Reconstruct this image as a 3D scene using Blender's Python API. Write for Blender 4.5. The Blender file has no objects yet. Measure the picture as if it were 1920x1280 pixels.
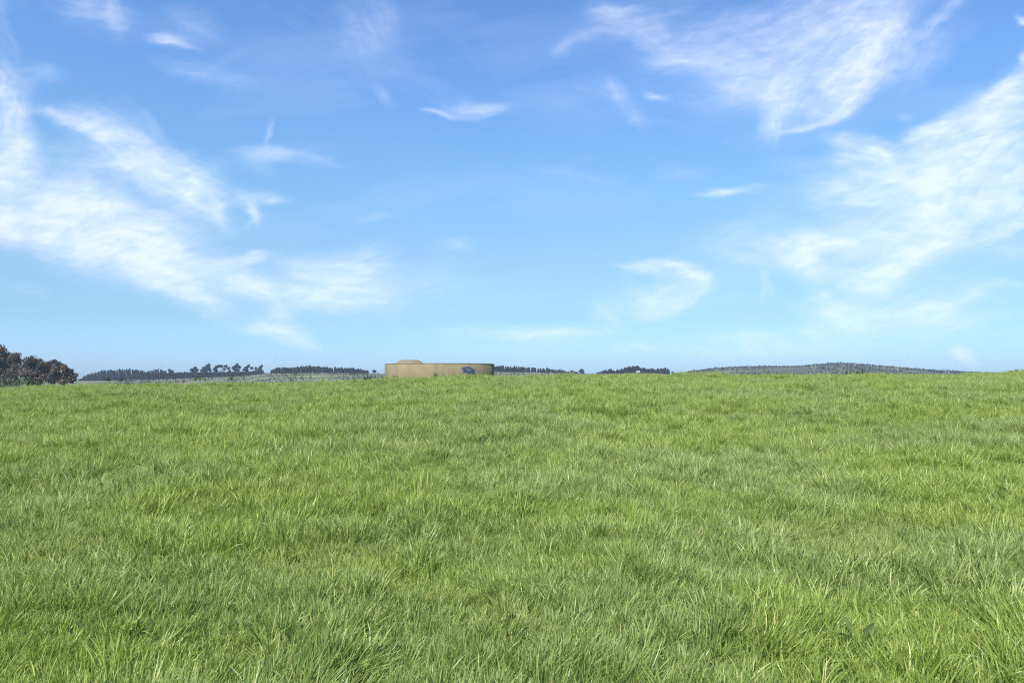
import bpy, math
import numpy as np

S = bpy.context.scene
COL = S.collection
RNG = np.random.default_rng(11)
DO_GRASS = True
DO_CLOUDS = True
DO_HAZE = True

# ------------------------------------------------------------------ camera model
EYE = 1.65
F = 1387.0                      # focal length in photo pixels (26 mm on 36 mm)
HOR = 706.0                     # photo row of the true horizon
PITCH = math.atan((HOR - 640.0) / F)
CP, SP = math.cos(PITCH), math.sin(PITCH)


def ray(px, py):
    a, c = (np.asarray(px, float) - 960.0) / F, (640.0 - np.asarray(py, float)) / F
    return a, CP - c * SP, SP + c * CP


def at(px, py, depth):
    """world point seen at photo pixel (px,py) at the given depth along +Y"""
    x, y, z = ray(px, py)
    k = depth / y
    return np.array([float(x * k), float(depth), float(EYE + z * k)])


def pix(x, y, z):
    """photo pixel of a world direction"""
    f = y * CP + z * SP
    u = -y * SP + z * CP
    return 960.0 + F * x / f, 640.0 - F * u / f


# ------------------------------------------------------------------ noise
def _h(ix, iy, seed):
    n = (ix.astype(np.int64) * 374761393 + iy.astype(np.int64) * 668265263 + (int(seed) * 69069 + 12345)) & 0xFFFFFFFF
    n = ((n ^ (n >> 13)) * 1274126177) & 0xFFFFFFFF
    n = ((n ^ (n >> 16)) * 2246822519) & 0xFFFFFFFF
    return ((n ^ (n >> 15)) & 0xFFFFFF) / float(0xFFFFFF)


def vnoise(x, y, seed=0):
    x = np.asarray(x, float); y = np.asarray(y, float)
    ix, iy = np.floor(x), np.floor(y)
    fx, fy = x - ix, y - iy
    ux, uy = fx * fx * fx * (fx * (fx * 6 - 15) + 10), fy * fy * fy * (fy * (fy * 6 - 15) + 10)
    a, b = _h(ix, iy, seed), _h(ix + 1, iy, seed)
    c, d = _h(ix, iy + 1, seed), _h(ix + 1, iy + 1, seed)
    return (a * (1 - ux) + b * ux) * (1 - uy) + (c * (1 - ux) + d * ux) * uy


def fbm(x, y, seed=0, oct=4, gain=0.5, lac=2.03):
    s, a, t = 0.0, 1.0, 0.0
    for o in range(oct):
        s = s + a * vnoise(x, y, seed + 17 * o)
        t += a
        a *= gain
        x = x * lac * 0.92 + y * lac * 0.39 + 5.3
        y = y * lac * 0.92 - (x - 5.3) / lac / 0.92 * 0.0 + 3.1
    return s / t


def sm(a, b, x):
    t = np.clip((x - a) / (b - a), 0, 1)
    return t * t * (3 - 2 * t)


# ------------------------------------------------------------------ mesh helpers
def mesh_quads(name, verts, quads, smooth=False):
    me = bpy.data.meshes.new(name)
    verts = np.asarray(verts, np.float32); quads = np.asarray(quads, np.int32)
    n = len(quads)
    me.vertices.add(len(verts)); me.vertices.foreach_set('co', verts.ravel())
    me.loops.add(n * 4); me.loops.foreach_set('vertex_index', quads.ravel())
    me.polygons.add(n)
    me.polygons.foreach_set('loop_start', np.arange(0, n * 4, 4, dtype=np.int32))
    me.polygons.foreach_set('loop_total', np.full(n, 4, np.int32))
    me.polygons.foreach_set('use_smooth', np.full(n, smooth))
    me.update(calc_edges=True)
    return me


def fattr(me, name, vals):
    a = me.attributes.new(name, 'FLOAT', 'POINT')
    a.data.foreach_set('value', np.asarray(vals, np.float32).ravel())


def link(name, me, mat, parent=None, loc=None):
    o = bpy.data.objects.new(name, me)
    COL.objects.link(o)
    if mat is not None:
        me.materials.clear(); me.materials.append(mat)
    if parent is not None:
        o.parent = parent
    if loc is not None:
        o.location = loc
    return o


def empty(name, loc):
    o = bpy.data.objects.new(name, None)
    o.empty_display_size = 0.3
    COL.objects.link(o); o.location = loc
    return o


def tag(o, label=None, cat=None, group=None, kind=None):
    if label: o['label'] = label
    if cat: o['category'] = cat
    if group: o['group'] = group
    if kind: o['kind'] = kind
    return o


# ------------------------------------------------------------------ node helpers
class NT:
    def __init__(self, name):
        self.m = bpy.data.materials.new(name)
        self.m.use_nodes = True
        self.t = self.m.node_tree
        self.t.nodes.clear()
        self.out = self.t.nodes.new('ShaderNodeOutputMaterial')

    def n(self, kind, **kw):
        nd = self.t.nodes.new(kind)
        ins = kw.pop('ins', {})
        for k, v in kw.items():
            setattr(nd, k, v)
        for k, v in ins.items():
            if isinstance(v, bpy.types.NodeSocket):
                self.t.links.new(v, nd.inputs[k])
            else:
                nd.inputs[k].default_value = v
        return nd

    def ramp(self, fac, stops, interp='LINEAR'):
        nd = self.n('ShaderNodeValToRGB', ins={0: fac})
        cr = nd.color_ramp
        cr.interpolation = interp
        while len(cr.elements) < len(stops):
            cr.elements.new(0.5)
        for e, (p, c) in zip(cr.elements, stops):
            e.position = p
            e.color = (c[0], c[1], c[2], 1) if hasattr(c, '__len__') else (c, c, c, 1)
        return nd.outputs[0]

    def mix(self, fac, a, b, blend='MIX'):
        nd = self.n('ShaderNodeMix', data_type='RGBA', blend_type=blend)
        for s, v in ((nd.inputs[0], fac), (nd.inputs[6], a), (nd.inputs[7], b)):
            if isinstance(v, bpy.types.NodeSocket):
                self.t.links.new(v, s)
            else:
                s.default_value = v if not hasattr(v, '__len__') else (v[0], v[1], v[2], 1)
        return nd.outputs[2]

    def math(self, op, a, b=None, clamp=False):
        nd = self.n('ShaderNodeMath', operation=op, use_clamp=clamp)
        for s, v in ((nd.inputs[0], a), (nd.inputs[1], b)):
            if v is None: continue
            if isinstance(v, bpy.types.NodeSocket): self.t.links.new(v, s)
            else: s.default_value = v
        return nd.outputs[0]

    def attr(self, name, kind='GEOMETRY'):
        nd = self.n('ShaderNodeAttribute', attribute_name=name, attribute_type=kind)
        return nd.outputs['Fac']

    def noise(self, scale, detail=3, vec=None, rough=0.55):
        nd = self.n('ShaderNodeTexNoise', ins={'Scale': scale, 'Detail': detail, 'Roughness': rough})
        if vec is not None:
            self.t.links.new(vec, nd.inputs['Vector'])
        return nd.outputs[0]

    def coords(self, which='Object', scale=(1, 1, 1)):
        tc = self.n('ShaderNodeTexCoord')
        mp = self.n('ShaderNodeMapping', ins={'Vector': tc.outputs[which], 'Scale': scale})
        return mp.outputs[0]

    def bump(self, h, strength, dist):
        return self.n('ShaderNodeBump', ins={'Height': h, 'Strength': strength, 'Distance': dist}).outputs[0]

    def finish(self, shader):
        self.t.links.new(shader, self.out.inputs['Surface'])
        return self.m


def principled(T, color, rough=0.8, spec=0.3, normal=None):
    p = T.n('ShaderNodeBsdfPrincipled', ins={'Roughness': rough, 'Specular IOR Level': spec})
    if isinstance(color, bpy.types.NodeSocket): T.t.links.new(color, p.inputs['Base Color'])
    else: p.inputs['Base Color'].default_value = (*color, 1)
    if normal is not None: T.t.links.new(normal, p.inputs['Normal'])
    return p.outputs[0]


# ------------------------------------------------------------------ terrain
_CP = np.array([-500, 0, 150, 320, 500, 640, 720, 900, 1100, 1300, 1500, 1700, 1840, 1920, 2400], float)
_CY = np.array([735, 724.5, 721, 719, 717.5, 712.5, 708, 704.5, 700.5, 702.5, 702, 700.5, 699.5, 699.5, 699.5], float)
D0 = 44.0
_SWARD = 0.36                   # height the grass adds to the skyline


def _swell(y):
    yc = np.maximum(y, -30)
    return np.where(yc > D0, 1 - 1.1 * ((yc - D0) / D0) ** 2, 1 - ((yc - D0) / D0) ** 2)


def _crest_height():
    """height of the swell that brings its skyline to each row of _CY"""
    yy = np.linspace(20, 75, 221)
    As = np.linspace(-0.5, 3.5, 401)
    sky = ((As[:, None] * _swell(yy)[None] + _SWARD - EYE) / yy[None]).max(1)
    return np.interp((HOR - _CY) / F, sky, As)


_CA = _crest_height()


def field_h(x, y):
    """the rising pasture: crest about 44 m ahead"""
    yy = np.maximum(y, 12.0)
    q = np.clip(960 + F * x / yy, -500, 2400)
    A = sum(w * np.interp(np.clip(q + o, -500, 2400), _CP, _CA) for o, w in ((0, .4), (45, .3), (-45, .3)))
    w = sm(2, 18, y)
    A = A * w + 1.3 * (1 - w)
    h = A * _swell(y)
    b = (fbm(x / 1.5, y / 1.1, 5, 3) - 0.5) * 0.16 + (fbm(x / 5.0, y / 3.2, 9, 2) - 0.5) * 0.26 * sm(5, 14, y)
    return h + b - 0.0


_HP = np.array([-600, 60, 150, 230, 300, 400, 453, 493, 600, 700, 760, 927, 1000, 1080, 1120, 1200, 1260, 1300, 1340, 1390, 1500,
                1530, 1560, 1590, 1650, 1700, 1760, 1830, 1900, 2500], float)
_HY = np.array([716, 714, 713.5, 713, 711, 707, 705, 700.5, 699, 700, 700, 697.5, 698.5, 700, 701, 700.5, 700.5, 697, 692, 689, 688.5,
                685, 682.5, 683.5, 687.5, 692, 696, 699, 701, 703], float)


def ridge_r(q):
    return 900.0 + 400.0 * sm(1200, 1330, q)


def terrain(x, y):
    x = np.asarray(x, float); y = np.asarray(y, float)
    q = np.where(y > 10, 960 + F * x / np.maximum(y, 10), np.where(x < 0, -600, 2500))
    q = np.clip(q, -600, 2500)
    near = field_h(np.clip(x, -90, 90), np.minimum(y, 90))
    r = np.hypot(x, np.maximum(y, 0) if True else y)
    R = ridge_r(q)
    zc = EYE + (HOR - np.interp(q, _HP, _HY)) / F * R
    base = -7.0
    up = base + (zc - base) * sm(0.28, 1.0, y / R) ** 1.0
    down = zc + (-14 - zc) * sm(1.0, 1.9, y / R)
    far = np.where(y < R, up, down)
    far = far + (fbm(x / 70, y / 70, 31, 3) - 0.5) * 1.2 * sm(150, 400, y) * (1 - 0.7 * sm(0.8, 1, y / R))
    far = np.where(y < 20, base, far)
    k = sm(64, 110, y)
    side = sm(70, 140, np.abs(x))
    k = np.maximum(k, side * 0.6)
    z = near * (1 - k) + far * k
    # green shoulder rising beyond the crest at the far right
    zt = EYE + (HOR - np.interp(q, [1700, 1760, 1830, 1870, 1920, 2000, 2200, 2500], [712, 707, 702, 698.5, 693.5, 688, 678, 672])) / F * 120 - 0.2
    w = np.exp(-((y - 120) / 34.0) ** 2) * sm(1690, 1830, q) * (y > 40)
    z = z * (1 - w) + zt * w
    return z


def build_ground():
    az = np.concatenate([np.linspace(-180, -62, 40), np.linspace(-60, 60, 560), np.linspace(62, 180, 40)])
    rad = np.concatenate([np.linspace(0.4, 12, 60), np.geomspace(12.3, 130, 170)[0:], np.geomspace(135, 9000, 110)])
    A, Rr = np.meshgrid(np.radians(az), rad)
    X, Y = Rr * np.sin(A), Rr * np.cos(A)
    Z = terrain(X, Y)
    nr, na = X.shape
    v = np.stack([X, Y, Z], -1).reshape(-1, 3)
    i = np.arange(nr - 1)[:, None] * na + np.arange(na - 1)[None, :]
    q = np.stack([i, i + 1, i + na + 1, i + na], -1).reshape(-1, 4)
    q = q[:, ::-1]
    v = np.vstack([v, [[0, 0, float(terrain(0.0, 0.01))]]])
    c = len(v) - 1
    cap = np.array([[c, j, j, j + 1] for j in range(0)], np.int32).reshape(-1, 4)
    me = mesh_quads('ground', v, q, True)
    T = NT('pasture_ground')
    pos = T.n('ShaderNodeNewGeometry').outputs['Position']
    n1 = T.noise(0.9, 5, pos); n2 = T.noise(9.0, 4, pos); n3 = T.noise(0.02, 5, pos)
    thatch = T.mix(n2, (0.040, 0.062, 0.016), (0.090, 0.118, 0.034))
    green = T.mix(n1, (0.055, 0.095, 0.022), (0.11, 0.15, 0.045))
    hill = T.mix(T.ramp(n3, [(0.38, 0), (0.62, 1)]), (0.055, 0.072, 0.040), (0.155, 0.155, 0.085))
    sep = T.n('ShaderNodeSeparateXYZ', ins={0: pos}); sx = sep.outputs[1]
    f3 = T.n('ShaderNodeMapRange', ins={0: sep.outputs[0], 1: 150.0, 2: 330.0}).outputs[0]
    hill = T.mix(f3, hill, T.mix(T.ramp(n3, [(0.38, 0), (0.62, 1)]), (0.045, 0.058, 0.040), (0.085, 0.092, 0.058)))
    f1 = T.n('ShaderNodeMapRange', ins={0: sx, 1: 60.0, 2: 95.0}).outputs[0]
    f2 = T.n('ShaderNodeMapRange', ins={0: sx, 1: 210.0, 2: 300.0}).outputs[0]
    c1 = T.mix(f1, thatch, green)
    c2 = T.mix(f2, c1, hill)
    m = T.finish(principled(T, c2, 0.95, 0.1, T.bump(n2, 0.5, 0.03)))
    o = link('ground', me, m)
    tag(o, 'rising pasture ground running back to low hills on the horizon', 'ground', kind='structure')
    return o


build_ground()


# ------------------------------------------------------------------ grass
def blades(n, rng, r0, lmin, lmax, wmin, wmax, flop=1.0, lean=(0, 0), seg=4):
    """n curved tapering blades -> verts, quads, hue, along"""
    rr = r0 * np.sqrt(rng.random(n)); ra = rng.random(n) * 2 * np.pi
    rx, ry = rr * np.cos(ra), rr * np.sin(ra)
    phi = ra + rng.normal(0, 0.9, n)
    L = lmin + (lmax - lmin) * rng.beta(1.6, 1.8, n)
    th0 = np.abs(rng.normal(0.12, 0.16, n))
    th1 = th0 + flop * np.clip(rng.gamma(2.0, 0.30, n), 0, 1.9)
    w = wmin + (wmax - wmin) * rng.random(n)
    prof = np.interp(np.linspace(0, 1, seg + 1), [0, 0.3, 0.65, 0.88, 1.0], [0.75, 1.0, 0.82, 0.45, 0.05])
    tw0 = rng.normal(0, 0.9, n); tw1 = tw0 + rng.normal(0, 0.8, n)
    V = np.zeros((n, seg + 1, 2, 3)); al = np.zeros((n, seg + 1, 2))
    px, py, pz = rx.copy(), ry.copy(), np.full(n, -0.03)
    for s in range(seg + 1):
        t = s / seg
        th = th0 + (th1 - th0) * t ** 1.3
        tw = phi + np.pi / 2 + tw0 + (tw1 - tw0) * t
        sx, sy = np.cos(tw), np.sin(tw)
        hw = w * prof[s] * 0.5
        tilt = np.sin(tw0 + 2 * t) * 0.35
        for k, sg in ((0, -1), (1, 1)):
            V[:, s, k, 0] = px + sg * sx * hw
            V[:, s, k, 1] = py + sg * sy * hw
            V[:, s, k, 2] = pz + sg * hw * tilt
        al[:, s, :] = t
        st = L / seg
        px = px + np.sin(th) * np.cos(phi) * st + lean[0] * st * t
        py = py + np.sin(th) * np.sin(phi) * st + lean[1] * st * t
        pz = pz + np.cos(th) * st
    v = V.reshape(-1, 3)
    nv = (seg + 1) * 2
    b = np.arange(n)[:, None] * nv
    qs = []
    for s in range(seg):
        i = b[:, 0] + s * 2
        qs.append(np.stack([i, i + 1, i + 3, i + 2], -1))
    q = np.concatenate(qs, 0)
    hue = np.repeat(rng.random(n), nv)
    return v, q, hue, al.reshape(-1)


def grass_material():
    T = NT('pasture_blade')
    hue = T.attr('hue'); al = T.attr('along')
    tint = T.attr('tint', 'INSTANCER'); blue = T.attr('blue', 'INSTANCER')
    # fresh green to yellow green by blade, patches of bluish grass by tuft
    g = T.ramp(hue, [(0.0, (0.122, 0.206, 0.028)), (0.35, (0.185, 0.285, 0.046)), (0.7, (0.264, 0.362, 0.069)), (0.93, (0.359, 0.445, 0.118)), (1.0, (0.584, 0.525, 0.213))])
    gb = T.ramp(hue, [(0.0, (0.130, 0.206, 0.063)), (0.5, (0.214, 0.301, 0.106)), (0.94, (0.337, 0.418, 0.170)), (1.0, (0.516, 0.490, 0.237))])
    c = T.mix(blue, g, gb)
    yl = T.ramp(hue, [(0.0, (0.260, 0.284, 0.035)), (1.0, (0.472, 0.442, 0.098))])
    c = T.mix(tint, c, yl)
    tip = T.ramp(al, [(0.55, 0), (1.0, 0.36)])
    c = T.mix(tip, c, (0.390, 0.410, 0.121))
    p = principled(T, c, 0.42, 0.45)
    tr = T.n('ShaderNodeBsdfTranslucent')
    T.t.links.new(T.mix(1.0, c, (1.0, 1.05, 0.55), 'MULTIPLY'), tr.inputs[0])
    mx = T.n('ShaderNodeMixShader', ins={0: 0.36})
    T.t.links.new(p, mx.inputs[1]); T.t.links.new(tr.outputs[0], mx.inputs[2])
    return T.finish(mx.outputs[0])


GRASS = grass_material()


def euler_from(tiltx, tilty, rz):
    """Euler XYZ of (tilt towards (tx,ty) in the world) * Rz"""
    ang = np.hypot(tiltx, tilty) + 1e-9
    ax, ay = -tilty / ang, tiltx / ang        # axis perpendicular to the lean
    c, s = np.cos(ang), np.sin(ang); C = 1 - c
    R = np.zeros((len(rz), 3, 3))
    R[:, 0, 0] = c + ax * ax * C; R[:, 0, 1] = ax * ay * C; R[:, 0, 2] = ay * s
    R[:, 1, 0] = ax * ay * C; R[:, 1, 1] = c + ay * ay * C; R[:, 1, 2] = -ax * s
    R[:, 2, 0] = -ay * s; R[:, 2, 1] = ax * s; R[:, 2, 2] = c
    Z = np.zeros_like(R)
    Z[:, 0, 0] = np.cos(rz); Z[:, 0, 1] = -np.sin(rz); Z[:, 1, 0] = np.sin(rz); Z[:, 1, 1] = np.cos(rz); Z[:, 2, 2] = 1
    M = R @ Z
    ey = -np.arcsin(np.clip(M[:, 2, 0], -1, 1))
    ex = np.arctan2(M[:, 2, 1], M[:, 2, 2]); ez = np.arctan2(M[:, 1, 0], M[:, 0, 0])
    return np.stack([ex, ey, ez], -1)


TX, TY, TR = -5.89, 60.5, 4.45     # tank centre and radius


def build_grass():
    protos = bpy.data.collections.new('grass_tufts')     # never linked to the scene: only instanced
    rng = np.random.default_rng(3)
    kinds = []
    for k in range(22):
        if k < 12:      # ordinary sward
            v, q, hue, al = blades(46, rng, 0.085, 0.08, 0.23, 0.0050, 0.0090)
        elif k < 16:    # tall dense clump
            v, q, hue, al = blades(70, rng, 0.08, 0.12, 0.31, 0.0055, 0.0100, 1.0)
        elif k < 19:    # short flat turf
            v, q, hue, al = blades(56, rng, 0.10, 0.08, 0.20, 0.0045, 0.008, 1.2)
        elif k < 21:    # broad-bladed grass
            v, q, hue, al = blades(24, rng, 0.07, 0.14, 0.34, 0.008, 0.013, 1.3)
        else:           # bent straw and stalks
            v, q, hue, al = blades(14, rng, 0.09, 0.16, 0.34, 0.003, 0.006, 0.8)
            hue = 0.9 + 0.1 * hue
        me = mesh_quads('grass_tuft', v, q, True)
        fattr(me, 'hue', hue); fattr(me, 'along', al)
        me.materials.append(GRASS)
        o = bpy.data.objects.new('grass_tuft_%02d' % k, me)
        protos.objects.link(o)
    # scatter
    pts = []
    for (y0, y1, dens) in ((1.2, 7, 185), (7, 13, 160), (13, 24, 92), (24, 40, 70), (40, 66, 46)):
        wmax = 0.76 * y1 + 5
        n = int(dens * (y1 - y0) * 2 * wmax)
        y = y0 + (y1 - y0) * rng.random(n); x = (rng.random(n) * 2 - 1) * wmax
        keep = np.abs(x) < 0.76 * y + 5
        pts.append(np.stack([x[keep], y[keep]], -1))
    # a low thatch layer that closes the sward near the camera
    n = 16000
    y = 1.2 + 16 * rng.random(n) ** 0.8; x = (rng.random(n) * 2 - 1) * (0.76 * y + 4)
    pts.append(np.stack([x, y], -1)); n_low = n
    # far green slope on the right
    n = 9000
    y = 66 + 80 * rng.random(n); x = y * (0.48 + 0.5 * rng.random(n))
    pts.append(np.stack([x, y], -1))
    P = np.concatenate(pts, 0)
    low = np.zeros(len(P), bool); low[len(P) - 9000 - n_low:len(P) - 9000] = True
    low = low[np.hypot(P[:, 0] - TX, P[:, 1] - TY) > TR + 0.05]
    P = P[np.hypot(P[:, 0] - TX, P[:, 1] - TY) > TR + 0.05]
    x, y = P[:, 0], P[:, 1]
    n = len(x)
    tuss = lambda a, b: fbm(a / 0.50, b / 0.46, 41, 2)
    clump = tuss(x, y)                                  # 0..1 tussocks
    gx = (tuss(x + 0.06, y) - tuss(x - 0.06, y)) / 0.12
    gy = (tuss(x, y + 0.06) - tuss(x, y - 0.06)) / 0.12
    big = fbm(x / 3.6, y / 2.2, 43, 3)
    shade = 0.62 * clump + 0.38 * big
    r = rng.random(n)
    tall = sm(0.50, 0.66, shade)
    short = sm(0.47, 0.34, shade)
    idx = rng.integers(0, 12, n)
    idx = np.where(r < (0.45 + 0.3 * sm(6, 14, y)) * tall, rng.integers(12, 16, n), idx)
    idx = np.where(r < 0.70 * short, rng.integers(16, 19, n), idx)
    r2 = rng.random(n)
    broad = sm(0.53, 0.68, fbm(x / 1.9, y / 1.5, 77, 2))
    idx = np.where(r2 < 0.03 + 0.22 * broad, rng.integers(19, 21, n), idx)
    idx = np.where(r2 > 0.985, 21, idx)
    idx = np.where(low, rng.integers(16, 19, n), idx)
    far = np.clip((y - 10) / 45.0, 0, 1)
    scl = (0.82 + 0.42 * rng.random(n)) * (0.80 + 0.48 * sm(0.32, 0.72, shade) - (0.16 * sm(0.45, 0.72, shade)) * sm(12, 6, y)) * (1 + 0.45 * sm(0.56, 0.75, fbm(x / 1.6, y / 1.6, 89, 2)) * sm(15, 40, y)) * (1 + 0.12 * far) * (0.84 - 0.12 * sm(11, 5, y))
    scl = np.where(y > 66, scl * 1.7, scl)
    wx = (fbm(x / 1.3, y / 1.3, 51, 2) - 0.42) * 0.9     # wind lean, mostly to the right
    wy = (fbm(x / 1.1, y / 1.1, 53, 2) - 0.52) * 0.9
    tx = wx * 0.9 - 0.15 * gx + rng.normal(0, 0.28, n); ty = wy * 0.9 - 0.15 * gy + rng.normal(0, 0.28, n)   # blades splay out of each tussock
    m = np.hypot(tx, ty); f = np.minimum(1, 0.95 / (m + 1e-6))
    rot = euler_from(tx * f, ty * f, rng.random(n) * 2 * np.pi)
    z = terrain(x, y) + 0.012
    blue = np.clip(sm(0.44, 0.66, fbm(x / 2.4, y / 1.8, 61, 3)) * 0.7 + rng.normal(0, 0.12, n), 0, 1)
    tint = np.clip(sm(0.56, 0.74, fbm(x / 1.2, y / 0.9, 67, 3)) * 0.20 + rng.normal(0, 0.07, n), 0, 1)
    blue = np.where(tint > 0.3, blue * 0.4, blue)
    me = bpy.data.meshes.new('grass')
    me.vertices.add(n)
    me.vertices.foreach_set('co', np.stack([x, y, z], -1).astype(np.float32).ravel())
    fattr(me, 'scl', scl); fattr(me, 'tint', tint); fattr(me, 'blue', blue)
    a = me.attributes.new('rot', 'FLOAT_VECTOR', 'POINT'); a.data.foreach_set('vector', rot.astype(np.float32).ravel())
    a = me.attributes.new('idx', 'INT', 'POINT'); a.data.foreach_set('value', idx.astype(np.int32))
    o = link('grass', me, GRASS)
    tag(o, 'long uneven green pasture grass covering the whole field', 'grass', kind='stuff')
    ng = bpy.data.node_groups.new('grass_scatter', 'GeometryNodeTree')
    ng.interface.new_socket('Geometry', in_out='INPUT', socket_type='NodeSocketGeometry')
    ng.interface.new_socket('Geometry', in_out='OUTPUT', socket_type='NodeSocketGeometry')
    gi, go = ng.nodes.new('NodeGroupInput'), ng.nodes.new('NodeGroupOutput')
    iop = ng.nodes.new('GeometryNodeInstanceOnPoints')
    ci = ng.nodes.new('GeometryNodeCollectionInfo')
    ci.inputs['Collection'].default_value = protos
    ci.inputs['Separate Children'].default_value = True
    ci.inputs['Reset Children'].default_value = True
    iop.inputs['Pick Instance'].default_value = True

    def na(name, typ):
        d = ng.nodes.new('GeometryNodeInputNamedAttribute'); d.data_type = typ
        d.inputs['Name'].default_value = name
        return d.outputs['Attribute']
    L = ng.links.new
    L(gi.outputs[0], iop.inputs['Points']); L(ci.outputs[0], iop.inputs['Instance'])
    L(na('idx', 'INT'), iop.inputs['Instance Index'])
    L(na('rot', 'FLOAT_VECTOR'), iop.inputs['Rotation'])
    L(na('scl', 'FLOAT'), iop.inputs['Scale'])
    L(iop.outputs[0], go.inputs[0])
    md = o.modifiers.new('scatter', 'NODES'); md.node_group = ng
    print('grass tufts', n)


if DO_GRASS:
    build_grass()


# ------------------------------------------------------------------ foliage
def leaf_mat(name, stops, rough=0.6, trans=0.2):
    T = NT(name)
    c = T.ramp(T.attr('tone'), stops)
    p = principled(T, c, rough, 0.25)
    tr = T.n('ShaderNodeBsdfTranslucent'); T.t.links.new(c, tr.inputs[0])
    mx = T.n('ShaderNodeMixShader', ins={0: trans})
    T.t.links.new(p, mx.inputs[1]); T.t.links.new(tr.outputs[0], mx.inputs[2])
    return T.finish(mx.outputs[0])


M_GUM = leaf_mat('gum_leaves', [(0.0, (0.044, 0.048, 0.036)), (0.35, (0.072, 0.070, 0.050)), (0.65, (0.115, 0.088, 0.064)), (0.9, (0.155, 0.108, 0.078)), (1, (0.18, 0.135, 0.10))])
M_PINE = leaf_mat('pine_needles', [(0.0, (0.010, 0.015, 0.012)), (0.6, (0.022, 0.030, 0.024)), (1, (0.045, 0.054, 0.040))])
M_BUSH = leaf_mat('bush_leaves', [(0.0, (0.040, 0.058, 0.026)), (0.5, (0.085, 0.115, 0.060)), (1, (0.15, 0.18, 0.10))])
M_GREENBUSH = leaf_mat('green_bush_leaves', [(0.0, (0.050, 0.075, 0.022)), (0.5, (0.10, 0.15, 0.04)), (1, (0.16, 0.22, 0.07))])
M_WEED = leaf_mat('weed_leaves', [(0.0, (0.018, 0.032, 0.010)), (0.6, (0.035, 0.060, 0.018)), (1, (0.07, 0.10, 0.03))])
M_PLANT = leaf_mat('plantation_leaves', [(0.0, (0.030, 0.040, 0.028)), (0.6, (0.046, 0.060, 0.041)), (1, (0.075, 0.09, 0.06))])


def bark(name, a, b):
    T = NT(name)
    v = T.coords('Object', (3, 3, 0.6))
    c = T.mix(T.noise(2.0, 5, v), a, b)
    return T.finish(principled(T, c, 0.9, 0.15))


M_BARK = bark('gum_bark', (0.16, 0.13, 0.11), (0.46, 0.40, 0.33))
M_DARKBARK = bark('dark_bark', (0.035, 0.028, 0.022), (0.10, 0.08, 0.065))
M_PALEBARK = bark('pale_stem', (0.42, 0.40, 0.34), (0.70, 0.66, 0.56))


def leaf_quads(centers, radii, n_per, size, rng, squash=0.85, shell=0.55, elong=1.6):
    """leaf-sized quads spread through ellipsoidal clumps -> verts, quads, tone"""
    C, Tn = [], []
    for (c, r, n) in zip(centers, radii, n_per):
        d = rng.normal(size=(n, 3)); d /= np.linalg.norm(d, axis=1)[:, None]
        k = (shell + (1 - shell) * rng.random(n)) * rng.random(n) ** 0.22
        k = k * (0.75 + 0.5 * vnoise(d[:, 0] * 2.3 + c[0], d[:, 2] * 2.3 + d[:, 1] * 1.7 + c[2], 4))
        p = np.asarray(c)[None] + d * (k * r)[:, None] * np.array([1, 1, squash])
        C.append(p)
        Tn.append(np.clip(rng.random() * 0.7 + 0.3 * rng.random(n), 0, 1))
    P = np.concatenate(C); tone = np.concatenate(Tn)
    n = len(P)
    u = rng.normal(size=(n, 3)); u /= np.linalg.norm(u, axis=1)[:, None]
    w = np.cross(u, rng.normal(size=(n, 3))); w /= np.linalg.norm(w, axis=1)[:, None]
    s = size * (0.6 + 0.8 * rng.random(n))[:, None]
    a, b = u * s * elong * 0.5, w * s * 0.5
    v = np.stack([P - a, P + b * 0.9 - a * 0.1, P + a, P - b * 0.9 - a * 0.1], 1).reshape(-1, 3)
    q = np.arange(n * 4).reshape(-1, 4)
    return v, q, np.repeat(tone, 4)


def tube(path, radii, sides=7):
    path = np.asarray(path, float); n = len(path)
    t = np.gradient(path, axis=0); t /= np.linalg.norm(t, axis=1)[:, None] + 1e-9
    ref = np.tile([[0.31, 0.95, 0.05]], (n, 1))
    a = np.cross(t, ref); a /= np.linalg.norm(a, axis=1)[:, None] + 1e-9
    b = np.cross(t, a)
    ang = np.linspace(0, 2 * np.pi, sides, endpoint=False)
    v = path[:, None] + (a[:, None] * np.cos(ang)[None, :, None] + b[:, None] * np.sin(ang)[None, :, None]) * np.asarray(radii)[:, None, None]
    i = np.arange(n - 1)[:, None] * sides
    j = np.arange(sides)[None, :]; j2 = (j + 1) % sides
    q = np.stack([i + j, i + j2, i + sides + j2, i + sides + j], -1).reshape(-1, 4)
    return v.reshape(-1, 3), q


class Bag:
    def __init__(self): self.v, self.q, self.t, self.n = [], [], [], 0

    def add(self, v, q, t=None):
        self.v.append(np.asarray(v)); self.q.append(np.asarray(q) + self.n)
        self.t.append(np.zeros(len(v)) if t is None else t); self.n += len(v)

    def obj(self, name, mat, parent=None, org=(0, 0, 0), smooth=False):
        v = np.concatenate(self.v) - np.asarray(org)
        me = mesh_quads(name, v, np.concatenate(self.q), smooth)
        fattr(me, 'tone', np.concatenate(self.t))
        return link(name, me, mat, parent)


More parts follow.
